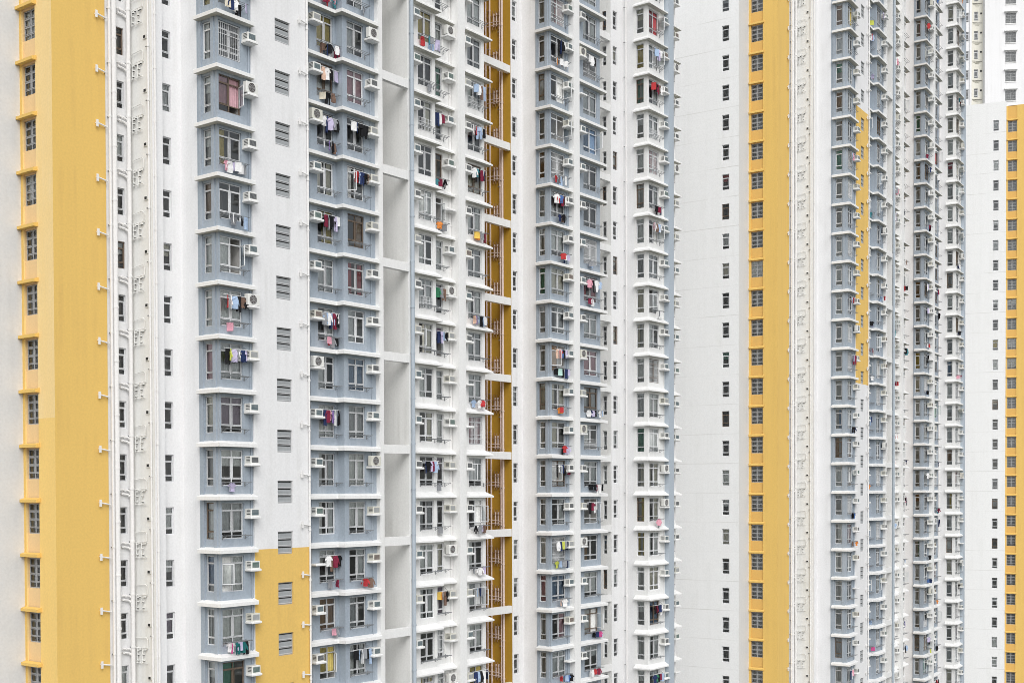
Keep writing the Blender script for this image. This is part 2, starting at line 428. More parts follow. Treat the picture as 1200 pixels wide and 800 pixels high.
# garments: x across, z down from the rod, small folds in y
def outline_cloth(name, pts, colr, seed):
    rr = random.Random(seed); ph = rr.random() * 6
    mb = MB(); n = len(pts)
    def y(x, z): return .035 * sin(x * 13 + ph) * min(1, -z * 2 + .2) + .01 * sin(z * 9 + ph)
    front = [(x, y(x, z) - .012, z) for x, z in pts]; back = [(x, y(x, z) + .012, z) for x, z in pts]
    i = len(mb.v); mb.v += front + back
    from mathutils.geometry import tessellate_polygon
    from mathutils import Vector
    for a, b, c in tessellate_polygon([[Vector((x, z, 0)) for x, z in pts]]):
        mb.f.append((i + a, i + b, i + c)); mb.m.append(colr); mb.f.append((i + n + a, i + n + b, i + n + c)); mb.m.append(colr)
    for k in range(n):
        mb.f.append((i + k, i + (k + 1) % n, i + n + (k + 1) % n, i + n + k)); mb.m.append(colr)
    return mb
SHAPES = {
 't-shirt': [(-.07, 0), (-.03, -.03), (.03, -.03), (.07, 0), (.17, -.04), (.30, -.26), (.22, -.31), (.18, -.22), (.19, -.45), (.20, -.68), (.08, -.66), (0, -.69), (-.1, -.67), (-.20, -.68), (-.19, -.45), (-.18, -.22), (-.22, -.31), (-.30, -.26), (-.17, -.04)],
 'shirt': [(-.06, 0), (0, -.03), (.06, 0), (.16, -.04), (.27, -.28), (.33, -.54), (.26, -.56), (.155, -.24), (.17, -.45), (.18, -.74), (0, -.77), (-.18, -.74), (-.17, -.45), (-.155, -.24), (-.26, -.56), (-.33, -.54), (-.27, -.28), (-.16, -.04)],
 'trousers': [(-.17, 0), (.17, 0), (.19, -.3), (.19, -.92), (.05, -.93), (.015, -.35), (-.015, -.35), (-.05, -.90), (-.19, -.91), (-.19, -.3)],
 'towel': [(-.20, 0), (0, .0), (.20, 0), (.21, -.3), (.20, -.62), (.06, -.63), (-.08, -.61), (-.20, -.62), (-.205, -.3)],
}
def garment_mesh(kind, colr, var):
    return shared(('garment', kind, colr, var), lambda: outline_cloth('g', SHAPES[kind], 'cl_' + colr, hash((kind, var)) % 97 if False else len(kind) * 7 + var * 13))[1]
GARMENTS = []
_used_labels = set()
def hang(T, ckey, c, k, mode, items):
    p0, p1 = c['rackp']; n = len(items)
    z = T.base + FH * k + (.90 if mode == 'low' else 2.28)
    wq = c['q']
    items = list(items)
    if T.short.startswith('near'):
        for _ in range(R.choice([2, 3, 4]) if mode == 'high' else R.choice([0, 1, 2, 3])):
            items.append((R.choice(['shirt', 't-shirt', 'trousers', 'towel']), R.choice(['black', 'navy', 'white', 'grey', 'white', 'lavender', 'maroon', 'brown', 'light-blue', 'black'])))
    n = len(items); placed = {}
    pitch = min(.27, (p1 - p0 - .1) / max(n, 1)); start = p0 + .1 + ((p1 - p0 - .1) - pitch * n) * R.random() + pitch / 2
    if mode == 'high':     # pole under the slab edge
        pk = ('pole', round(p1 - p0, 2))
        T.reg_part('hanging_pole', (p0 + p1) / 2, wq, z + .02, [('hanging_pole', pk, lambda: _pole(p1 - p0 + .1))])
    for i, (kind, colr) in enumerate(items):
        p = start + i * pitch; q = wq - (R.choice([.18, .33, .49]) if mode == 'low' else .30)
        X, Y = T.world(p, q)
        turn = R.uniform(-.3, .3) if R.random() < .5 else R.choice([-1, 1]) * R.uniform(.5, 1.1)
        o = link(kind.replace('-', '_'), garment_mesh(kind, colr, i % 3), None, (X, Y, z), T.a + turn)
        o.scale = (R.uniform(.72, .95), R.uniform(.9, 1.8), R.uniform(.78, 1.0) * (.8 if mode == 'low' else 1))
        st = ORD[max(0, T.ktopvis((p0 + p1) / 2, wq) - k)]
        for pre in ('', 'second ', 'third ', 'fourth '):
            lab = f"{pre}{colr} {kind} drying {'below' if mode == 'low' else 'across'} window, {T.short} {c['name']}, {st} storey down"
            if lab not in _used_labels: break
        _used_labels.add(lab)
        tag(o, lab, 'laundry', 'laundry hung outside the flats')
def _pole(w):
    m = MB(); m.tube([(-w / 2, -.30, .0), (w / 2, -.30, .0)], .018, 'alu_white', 5)
    for x in (-w / 2 + .1, w / 2 - .1): m.tube([(x, -.30, .0), (x, -.02, .16)], .012, 'rod', 4)
    return m

# ---------------------------------------------------------------- the tower template
BAYS = {   # one stack of flats each; p runs along the facade, q into it
 'B1': dict(name='corner grey bay', q=.40, win=(.44, 1.90), shelf=(1.92, 2.62), m='grey', wk='bay_window', taper=(.2, .46)),
 'B2': dict(name='stepped grey bay shaded half', q=.95, win=(7.86, 9.14), shelf=(7.05, 7.85), m='grey', wk='bay_window'),
 'B3': dict(name='stepped grey bay front half', q=.40, win=(9.70, 11.06), shelf=(11.08, 11.86), m='grey', wk='bay_window'),
 'W1': dict(name='white bay beside blue pipe', q=.80, win=(16.28, 17.62), shelf=(15.30, 16.08), m='bay_white', wk='casement_window'),
 'W2': dict(name='recessed white bay', q=1.40, win=(18.10, 19.28), shelf=(19.20, 19.98), m='bay_white', wk='casement_window'),
 'W3': dict(name='white bay beside gold shaft', q=1.30, win=(21.70, 23.14), shelf=(20.82, 21.62), m='bay_white', wk='casement_window'),
 'M1': dict(name='twin grey bay left half', q=1.15, win=(30.90, 32.62), shelf=(32.26, 33.06), m='grey', wk='bay_window', taper=(.13, .40)),
 'M2': dict(name='twin grey bay right half', q=1.15, win=(35.02, 36.86), shelf=(33.93, 34.72), m='grey', wk='bay_window'),
 'N1': dict(name='far white corner bay', q=.55, win=(43.40, 44.92), shelf=(44.88, 45.68), m='bay_white', wk='casement_window'),
 'N2': dict(name='white edge bay', q=1.50, win=(46.9, 48.1), shelf=(48.3, 49.05), m='bay_white', wk='casement_window'),
}
for c in BAYS.values(): c['rackp'] = (c['win'][0] + .02, c['win'][1] + .10)
WZ = (.74, 2.60)

def window_reg(T, pname, kind, p, q, w, z0, h, rz=0.0, curtain=.5, openp=0.0, k=0, room_curtain=True):
    leaf = 0
    if openp and R.random() < openp: leaf = R.choice([1, 2])
    W, Hh = round(w, 3), round(h, 3)
    fm = R.choice(['alu'] * 13 + ['alu_white'] * 5 + ['bronze'] * 2) if kind in ('double', 'single', 'narrow') else 'alu'
    pcs = [(pname, (pname, kind, W, Hh, leaf, fm), lambda: recolour(win_frame(kind, W, Hh, leaf), fm)),
           ('pane', ('pane', W, Hh, leaf), lambda: win_glass(W, Hh, leaf))]
    if kind == 'louvre': pcs = pcs[:1]
    if kind == 'double' and not leaf and R.random() < .16:
        gv = R.random() < .5
        pcs.append(('window_grille', ('window_grille', W, Hh, gv), lambda: grille(W, Hh, gv)))
    if leaf:
        v = R.randint(0, 1)
        pcs.append(('sash', ('sash', W, Hh, leaf, v), lambda: sash(W, Hh, leaf)))
    r = R.random()
    if r < curtain:
        c = R.choice(CW); mode = R.choice(['full', 'full', 'full', 'left', 'right', 'half', 'two', 'top'])
        if kind in ('narrow', 'canopy'): mode = R.choice(['full', 'half', 'top'])
        a, b, za, zb = .02, W - .02, .02, Hh - .02
        if mode == 'left': b = W * R.choice([.35, .5, .62])
        elif mode == 'right': a = W * R.choice([.38, .5, .65])
        elif mode == 'half': za = Hh * .22
        elif mode == 'top': za = Hh * .55
        if mode == 'two':
            def two(): 
                m = win_curtain(.02, W * .34, za, zb, c); m.add(win_curtain(W * .68, W - .02, za, zb, c), lambda v: v); return m
            pcs.append(('curtain', ('curtain', W, Hh, 'two', c), two))
        else:
            key = ('curtain', W, Hh, round(a, 2), round(b, 2), round(za, 2), c)
            pcs.append(('curtain', key, lambda: win_curtain(a, b, za, zb, c)))
    T.reg_part(pname, p, q, z0, pcs, rz)

def bracket_mesh():
    m = MB(); m.box(-.02, .10, -.16, -.10, -.16, .20, 'pipe_white'); m.tube([(.1, -.13, .03), (.62, -.13, -.06)], .04, 'pipe_white', 6)
    m.tube([(.04, -.1, .05), (.04, 0, .05)], .035, 'pipe_white', 5); m.tube([(.56, -.13, -.05), (.56, 0, -.05)], .03, 'pipe_white', 5)
    return m
def branch_mesh():
    """waste pipes of one storey: on the window wall and round the corner on the cream wall (origin at the inside corner)"""
    m = MB(); r = .022
    m.tube([(-.95, -.10, .42), (-.40, -.12, .36), (-.28, -.20, .26)], .05, 'pipe_white', 6)
    m.tube([(-.80, -.10, .20), (-.45, -.12, .14), (-.28, -.20, .02)], .06, 'pipe_white', 6)
    for x, z in ((-.9, .42), (-.62, .38), (-.78, .2)): m.tube([(x, -.1, z), (x, 0, z)], .045, 'pipe_white', 5); m.box(x - .05, x + .05, -.16, -.1, z - .05, z + .06, 'pipe_white')
    X = -.10
    m.tube([(X, -.24, .40), (X, -1.18, .46)], r, 'cream', 5); m.tube([(X, -.24, -.38), (X, -1.18, -.34)], r, 'cream', 5)
    m.tube([(X, -.24, .92), (X, -1.10, 1.0), (X, -1.22, .9), (X, -1.22, .46)], r, 'cream', 5)
    for y in (-.34, -.78): m.tube([(X, y, .44), (X, y, -.36)], r, 'cream', 5)
    for y, z in ((-.45, .30), (-.62, .36), (-.92, .34), (-1.05, .36), (-.45, .08), (-.88, .10), (-.42, -.22), (-.90, -.2)):
        m.box(X - .04, X + .03, y - .045, y + .045, z - .035, z + .025, 'cream')
        m.box(X - .03, X + .04, y - .04, y + .04, z - .06, z - .037, 'near_black')  # black lower face on each fitting
    for y in (-.3, -.75, -1.15): m.tube([(X, y, .42), (0, y, .42)], .025, 'cream', 4)
    return m
def cuff_mesh(r, mat='pipe_white'):
    m = MB(); m.tube([(0, 0, 0), (0, 0, .10)], r, mat, 10); m.box(-r * .4, r * .4, 0, r + .12, .02, .07, 'rod'); return m

def build_tower(T, detail, laundry, yel_split, full=True, p_end=49.6, pale=True):
    top = T.top; B = T.base; H = FH
    lv = lambda k: B + H * k
    def rows(p, q, za, zb): return [(lv(k) + za, lv(k) + zb) for k in T.krange(p, q)]
    # ---- end wall, return and yellow wing
    m = MB(); r = rows(-8.6, 9, .80, 2.25)
    panel(m, 'L', -8.6, 7.72, 24, 0, top, 'white_jointed', (8.68, 9.40, r)); T.part('end_wall', m)
    for k in T.krange(-8.6, 9):
        if T.px(-8.6, 9) > 0: window_reg(T, 'narrow_window', 'narrow', -8.6, 9.40, .72, lv(k) + .80, 1.45, -pi / 2, .45)
    m = MB(); panel(m, 'R', 7.72, -8.6, -6.2, 0, top, 'white_return'); T.part('return_wall', m)
    m = MB(); yl = 'yellow_pale' if pale else 'yellow'
    r = rows(-6.2, 7, 1.10, 2.62)
    panel(m, 'L', -6.2, 6.22, 7.72, 0, top, yl, None) if not r else None
    # left face: strip, window bay with recessed spandrels, plain strip
    panel(m, 'L', -6.2, 7.52, 7.72, 0, top, 'yellow'); panel(m, 'L', -6.2, 4.89, 6.33, 0, 48.7, 'yellow_mid' if pale else yl); panel(m, 'L', -6.2, 4.89, 6.33, 48.7, top, yl)
    panel(m, 'L', -6.12, 6.33, 7.52, 0, top, 'peach' if pale else 'tan', (6.334, 7.516, r), room=.8)
    for qq in (6.33, 7.52): m.quad([(-6.2, qq, 0), (-6.12, qq, 0), (-6.12, qq, top), (-6.2, qq, top)], yl)
    panel(m, 'R', 4.89, -6.2, -3.17, 0, top, 'yellow')
    panel(m, 'L', -3.17, 4.89, 4.93, 0, top, 'yellow')
    T.part('yellow_wall', m)
    def canopy():
        O = -.25 if pale else -.13
        c = MB(); c.quad([(O, 1.5, 0), (O, 0, 0), (0, 0, 0), (0, 1.5, 0)], cy); c.quad([(O, 1.5, .15), (O, 0, .15), (0, 0, .22), (0, 1.5, .22)], cy)
        c.quad([(O, 1.5, 0), (O, 0, 0), (O, 0, .15), (O, 1.5, .15)], cy)
        for y in (0, 1.5): c.quad([(O, y, 0), (0, y, 0), (0, y, .22), (O, y, .15)], cy)
        return c
    cy = 'yellow'
    for k in T.krange(-6.2, 7):
        T.reg_part('window_canopy', -6.202, 6.20, lv(k) + 2.68, [('window_canopy', ('window_canopy', pale), canopy)])
        window_reg(T, 'canopy_window', 'canopy', -6.12, 7.516, 1.182, lv(k) + 1.10, 1.52, -pi / 2, .06)
    for k in T.krange(-3.4, 4.9): T.reg_part('pipe_bracket', -3.78, 4.888, lv(k) + 2.6, [('pipe_bracket', ('pipe_bracket',), bracket_mesh)])
    def pipe(name, p, q, r_, mat='pipe_white', cuffs=True, ph=0.0):
        mm = MB(); mm.tube([(p, q, 0), (p, q, top - 1)], r_, mat, 10); o = T.part(name, mm)
        if cuffs:
            for k in T.krange(p, q):
                T.reg_part('pipe_collar', p, q, lv(k) + ph, [('pipe_collar', ('pipe_collar', r_, mat), lambda: cuff_mesh(r_ + .018, mat))])
    if not full:      # closed block end
        m = MB(); panel(m, 'R', 4.93, -3.17, p_end, 0, top, 'white'); panel(m, 'L', p_end, 4.93, 24, 0, top, 'white'); panel(m, 'R', 24, -8.6, p_end, 0, top, 'white'); T.part('rear_wall', m)
        m = MB()
        m.quad([(-8.6, 24, top), (-8.6, 7.72, top), (-6.2, 7.72, top), (-6.2, 4.89, top), (-3.17, 4.89, top), (-3.17, 4.93, top), (p_end, 4.93, top), (p_end, 24, top)], 'white'); T.part('roof', m)
        T.flush(detail); return
    # ---- plumbing recess
    m = MB(); r = rows(-2.3, 4.9, 1.0, 2.4)
    panel(m, 'R', 4.93, -3.17, -1.64, 0, top, 'white', (-2.50, -2.02, r)); panel(m, 'L', -1.64, 3.10, 4.93, 0, top, 'cream')
    panel(m, 'R', 3.10, -1.64, -1.0, 0, top, 'white'); panel(m, 'L', -1.0, 3.10, 3.35, 0, top, 'white')
    r = rows(-.5, 3.35, .95, 2.38)
    panel(m, 'R', 3.35, -1.0, .35, 0, top, 'white', (-.86, -.28, r)); panel(m, 'L', .35, 2.02, 3.35, 0, top, 'white'); T.part('recess_wall', m)
    for k in T.krange(-2.3, 4.9): window_reg(T, 'narrow_window', 'narrow', -2.50, 4.93, .48, lv(k) + 1.0, 1.40, 0, .35)
    for k in T.krange(-.5, 3.35): window_reg(T, 'narrow_window', 'narrow', -.86, 3.35, .58, lv(k) + .95, 1.43, 0, .35)
    pipe('drain_pipe', -3.04, 4.68, .07, ph=.3); pipe('drain_pipe', -2.80, 4.66, .13, ph=1.6); pipe('drain_pipe', -1.90, 4.70, .11, ph=.55)
    pipe('drain_pipe', -1.72, 3.30, .05, ph=1.2); pipe('drain_pipe', -1.50, 3.03, .06, ph=.1); 
    for k in T.krange(-1.7, 4):
        T.reg_part('branch_pipe', -1.64, 4.93, lv(k) + .15, [('branch_pipe', ('branch_pipe',), branch_mesh)])
        def vent():
            v = MB(); v.box(-.06, -.001, -.13, .13, -.1, .1, 'cream'); v.box(-.07, -.06, -.09, .09, -.07, .07, 'near_black'); return v  # dark of the vent hole painted as a flat black face
        T.reg_part('vent', -1.64, 3.62, lv(k) + 1.80, [('vent', ('vent',), vent)])
    # ---- grey corner bay
    def bay_wall(name, c, p0, p1, mat, extra=()):
        mm = MB(); rr = rows(c['win'][0], c['q'], *WZ)
        panel(mm, 'R', c['q'], p0, p1, 0, top, mat, (c['win'][0], c['win'][1], rr), room=1.5, taper=c.get('taper'))
        for e in extra: e(mm)
        return T.part(name, mm)
    def side(mm, p, q0, q1, wa, wb, mat):
        panel(mm, 'L', p, q0, q1, 0, top, mat, (wa, wb, rows(p, wa, .72, 2.62)), room=.255)
    c = BAYS['B1']
    bay_wall('bay_wall', c, .35, 2.55, 'grey', [lambda mm: side(mm, .35, .40, 2.02, .92, 1.58, 'grey'), lambda mm: panel(mm, 'L', 2.55, .30, .40, 0, top, 'white')])
    for k in T.krange(.35, 1): window_reg(T, 'side_window', 'single', .35, 1.58, .66, lv(k) + .72, 1.90, -pi / 2, .85)
    pil = MB(); pil.box(.29, .35, .62, .86, 0, top, 'grey'); pil.box(.29, .35, 1.62, 1.82, 0, top, 'grey'); T.part('pilaster', pil)
    # ---- louvre wall
    m = MB(); r = rows(4.6, .3, -.20, 1.02); y0, y1 = yel_split
    lw = (4.18, 5.26)
    z_ = [0, y0, y1, top]
    for a, b, mt in ((0, y0, 'white'), (y0, y1, 'yellow'), (y1, top, 'white')):
        a = max(0, a); b = min(top, b)
        if b - a < .1: continue
        rr = [(max(x[0], a), min(x[1], b)) for x in r if x[1] > a + .001 and x[0] < b - .001]
        panel(m, 'R', .30, 2.55, 6.50, a, b, mt, (lw[0], lw[1], rr), room=.9); panel(m, 'L', 6.50, .30, 1.15, a, b, mt)
    T.part('louvre_wall', m)
    for z0, z1 in r:
        if any(abs(z0 - 0) < 0 for _ in ()): continue
        window_reg(T, 'louvre_window', 'louvre', lw[0], .30, lw[1] - lw[0], z0, z1 - z0, 0, 0)
    pipe('drain_pipe', 6.44, .20, .055, ph=1.0)
    for k in T.krange(6, .3): T.reg_part('pipe_bracket', 5.82, .298, lv(k) + 1.35, [('pipe_bracket', ('pipe_bracket',), bracket_mesh)])
    # ---- stepped grey bay and its end pillar
    bay_wall('bay_wall', BAYS['B2'], 6.50, 9.34, 'grey', [lambda mm: panel(mm, 'L', 9.34, .40, .95, 0, top, 'grey')])
    bay_wall('bay_wall', BAYS['B3'], 9.34, 11.98, 'grey')
    m = MB(); m.box(11.98, 12.36, .12, .72, 0, top, 'bay_white'); T.part('pillar', m)
    # ---- light well 1
    m = MB(); panel(m, 'L', 12.36, .72, 6, 0, top, 'shaft_white'); panel(m, 'R', 6, 12.36, 14.75, 0, top, 'shaft_white'); panel(m, 'L', 14.75, .30, 6, 0, top, 'shaft_white'); T.part('light_well_wall', m)
    m = MB(); panel(m, 'R', .30, 14.75, 15.20, 0, top, 'bay_white'); panel(m, 'L', 15.20, .30, .80, 0, top, 'bay_white')
    T.part('pillar', m)
    def beams(p0, p1, q, mat='bay_white'):
        for k in T.krange(p0, q, -.3, .6):
            if k % 2 == 0:
                T.reg_part('tie_beam', p0, q, lv(k) - .05, [('tie_beam', ('tie_beam', round(p1 - p0, 2)), lambda: _beam(p1 - p0, mat))])
    beams(12.362, 14.748, .22)
    pipe('drain_pipe', 14.97, .15, .125, 'pipe_blue', ph=.5)
    # ---- white bays
    def w1x(mm): panel(mm, 'L', 17.88, .80, 1.40, 0, top, 'bay_white')
    bay_wall('bay_wall', BAYS['W1'], 15.20, 17.88, 'bay_white', [w1x])
    bay_wall('bay_wall', BAYS['W2'], 17.88, 20.05, 'bay_white')
    m = MB(); m.box(20.05, 20.75, .72, 1.42, 0, top, 'bay_white'); T.part('pillar', m)
    bay_wall('bay_wall', BAYS['W3'], 20.75, 23.45, 'bay_white')
    pipe('drain_pipe', 20.83, 1.22, .05, ph=.9); pipe('drain_pipe', 19.97, 1.33, .04, ph=.9)
    # ---- gold light well
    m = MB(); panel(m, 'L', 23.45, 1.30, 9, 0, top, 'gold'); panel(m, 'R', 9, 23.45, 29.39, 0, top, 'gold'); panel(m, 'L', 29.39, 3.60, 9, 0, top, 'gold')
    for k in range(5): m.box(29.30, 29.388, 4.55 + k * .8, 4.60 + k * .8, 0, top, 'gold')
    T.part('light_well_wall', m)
    beams(23.452, 29.388, 3.62)
    pipe('drain_pipe', 29.22, 4.25, .08, 'pipe_pink', ph=.6); pipe('drain_pipe', 29.22, 4.45, .05, 'pipe_pink', ph=.2); pipe('drain_pipe', 29.22, 5.35, .06, 'pipe_pink', ph=1.9); pipe('drain_pipe', 29.24, 5.72, .05, 'pipe_pink', ph=1.2)
    def stub():
        s_ = MB()
        for y in (4.75, 5.0): s_.tube([(-.12, y, -.2), (-.12, y, .75)], .045, 'pipe_pink', 5); s_.tube([(-.12, y, .7), (0, y, .7)], .03, 'pipe_pink', 4)
        [s_.tube([(-.10, y, -.9 + y * .1), (-.10, y, .35 + y * .12)], .04, 'pipe_brown', 5) for y in (4.62, 4.88, 5.12, 5.5, 5.9)]; s_.tube([(-.13, 4.3, .55), (-.13, 6.2, .62)], .035, 'pipe_brown', 5); s_.tube([(-.15, 4.45, .1), (-.15, 5.6, .2)], .03, 'pipe_pink', 5); s_.tube([(-.15, 4.45, -.1), (-.15, 5.6, -.06)], .03, 'pipe_pink', 5); return s_
    for k in T.krange(29.3, 5): T.reg_part('branch_pipe', 29.385, 0, lv(k) + .9, [('branch_pipe', ('branch_pipe', 'gold'), stub)])
    # ---- white window wall, twin grey bay
    def winwall(p0, pw0, pw1, p1, q, q_end):
        mm = MB(); panel(mm, 'R', q, p0, p1, 0, top, 'white', (pw0, pw1, rows(pw0, q, 1.0, 2.42))); panel(mm, 'L', p1, q_end, q, 0, top, 'white'); T.part('recess_wall', mm)
        for k in T.krange(pw0, q): window_reg(T, 'narrow_window', 'narrow', pw0, q, pw1 - pw0, lv(k) + 1.0, 1.42, 0, .35)
    winwall(29.39, 29.58, 30.14, 30.73, 3.60, 2.36)
    c = BAYS['M1']
    bay_wall('bay_wall', c, 30.73, 33.10, 'grey', [lambda mm: side(mm, 30.73, 1.15, 2.36, 1.60, 2.16, 'grey')])
    for k in T.krange(30.7, 2): window_reg(T, 'side_window', 'single', 30.73, 2.16, .56, lv(k) + .72, 1.90, -pi / 2, .85)
    pil = MB(); pil.box(30.68, 30.73, 1.30, 1.52, 0, top, 'grey'); pil.box(30.68, 30.73, 2.22, 2.34, 0, top, 'grey'); T.part('pilaster', pil)
    m = MB(); m.box(33.10, 33.87, .70, 1.17, 0, top, 'bay_white'); T.part('pillar', m)
    bay_wall('bay_wall', BAYS['M2'], 33.87, 37.25, 'grey', [lambda mm: panel(mm, 'L', 37.25, 1.15, 2.8, 0, top, 'grey')])
    m = MB(); panel(m, 'L', 37.25, 2.8, 7, 0, top, 'shaft_white'); panel(m, 'R', 7, 37.25, 41.35, 0, top, 'shaft_white'); panel(m, 'L', 41.35, 2.80, 7, 0, top, 'shaft_white', (3.22, 3.60, rows(41.3, 3.3, .9, 2.4)), room=.28); T.part('light_well_wall', m)
    for k in T.krange(41.3, 3.3): window_reg(T, 'narrow_window', 'narrow', 41.35, 3.60, .38, lv(k) + .9, 1.5, -pi / 2, .3)
    beams(37.252, 41.348, 2.82)
    winwall(41.35, 41.66, 42.30, 43.14, 2.80, 1.80)
    pipe('drain_pipe', 43.02, 2.45, .06, ph=.2)
    # ---- far white corner bay
    c = BAYS['N1']
    bay_wall('bay_wall', c, 43.14, 45.75, 'bay_white', [lambda mm: side(mm, 43.14, .55, 1.80, .88, 1.58, 'bay_white')])
    for k in T.krange(43.1, 1.2): window_reg(T, 'side_window', 'single', 43.14, 1.58, .70, lv(k) + .72, 1.90, -pi / 2, .85)
    m = MB(); m.box(45.75, 46.55, .12, 1.5, 0, top, 'pipe_blue'); T.part('pillar', m)
    bay_wall('bay_wall', BAYS['N2'], 46.55, 49.2, 'bay_white', [lambda mm: panel(mm, 'L', 49.2, 1.5, 24, 0, top, 'white')])
    m = MB(); panel(m, 'R', 24, -8.6, 49.2, 0, top, 'white'); T.part('rear_wall', m)
    # ---- ledges
    LED = {
     'slab_ledge': [([(0, 1.85), (0, 0), (2.545, 0)], [(.352, 1.85), (.352, .402), (2.545, .402)]),
                    ([(6.50, .56), (8.95, .56), (8.95, 0), (11.97, 0)], [(6.50, .952), (9.342, .952), (9.342, .402), (11.97, .402)]),
                    ([(30.38, 2.22), (30.38, .78), (33.09, .78)], [(30.732, 2.22), (30.732, 1.152), (33.09, 1.152)]),
                    ([(33.88, .78), (37.72, .78), (37.72, 1.75)], [(33.88, 1.152), (37.252, 1.152), (37.252, 1.75)])],
     'awning_ledge': [([(15.12, .38), (18.05, .38), (18.05, .95)], [(15.202, .802), (17.882, .802), (17.882, .95)]),
                      ([(17.885, .98), (20.04, .98)], [(17.885, 1.402), (20.04, 1.402)]),
                      ([(20.76, .90), (23.85, .90), (23.85, 1.75)], [(20.76, 1.302), (23.452, 1.302), (23.452, 1.75)]),
                      ([(42.79, 1.68), (42.79, .15), (45.74, .15)], [(43.142, 1.68), (43.142, .552), (45.74, .552)]),
                      ([(46.57, 1.1), (49.6, 1.1), (49.6, 2.2)], [(46.57, 1.502), (49.202, 1.502), (49.202, 2.2)])]}
    for nm, lst in LED.items():
        for i, (o_, i_) in enumerate(lst):
            p, q = o_[len(o_) // 2]
            for k in T.krange(p, q, -.1, .4):
                hh = (.20, .31) if nm == 'slab_ledge' else (.12, .37)
                T.reg_part(nm, 0, 0, lv(k), [(nm, (nm, i), lambda o_=o_, i_=i_, hh=hh: ledge_mesh(o_, i_, *hh))])
                d, *rest = T.reg[nm].pop(); T.reg[nm].append((T.depth(p, q), *rest))
    # ---- flats: windows, shelves, racks, air conditioners
    for ck, c in BAYS.items():
        w = c['win'][1] - c['win'][0]
        for k in T.krange(c['win'][0], c['q']):
            window_reg(T, c['wk'], 'double', c['win'][0], c['q'], w, lv(k) + WZ[0], WZ[1] - WZ[0], 0, .84, .20)
            s0, s1 = c['shelf']
            T.reg_part('shelf', s0, c['q'], lv(k) + 1.78, [('shelf', ('shelf', round(s1 - s0, 2)), lambda w_=s1 - s0: shelf_mesh(w_))])
            has = (ck, k) in laundry or R.random() < .72
            if has: T.reg_part('drying_rack', c['win'][0] + .03, c['q'], lv(k) + .90, [('drying_rack', ('drying_rack', round(w, 2)), lambda w_=w + .05: rack_mesh(w_))])
            if R.random() < .95:
                AC_LIST.append((T.depth(s0, c['q']), T, ck, k, R.choice(AC_W)))
        if c['m'] == 'grey':
            mm = MB(); sx = (c['shelf'][0] + c['shelf'][1]) / 2 + (.12 if c['shelf'][0] > c['win'][0] else -.2)
            mm.tube([(sx, c['q'] - .045, 0), (sx, c['q'] - .045, top)], .035, 'grey', 6); T.part('condensate_pipe', mm)
        else:
            mm = MB(); sx = c['shelf'][1] - .08 if c['shelf'][0] > c['win'][0] else c['shelf'][0] + .05
            mm.tube([(sx, c['q'] - .045, 0), (sx, c['q'] - .045, top)], .035, 'bay_white', 6); T.part('condensate_pipe', mm)
    for (ck, k), sets in laundry.items():
        for mode, items in sets: hang(T, ck, BAYS[ck], k, mode, items)
    T.flush(detail)

def _beam(w, mat):
    m = MB(); m.bevbox(0, w, 0, .30, -.02, .50, mat, .015); return m

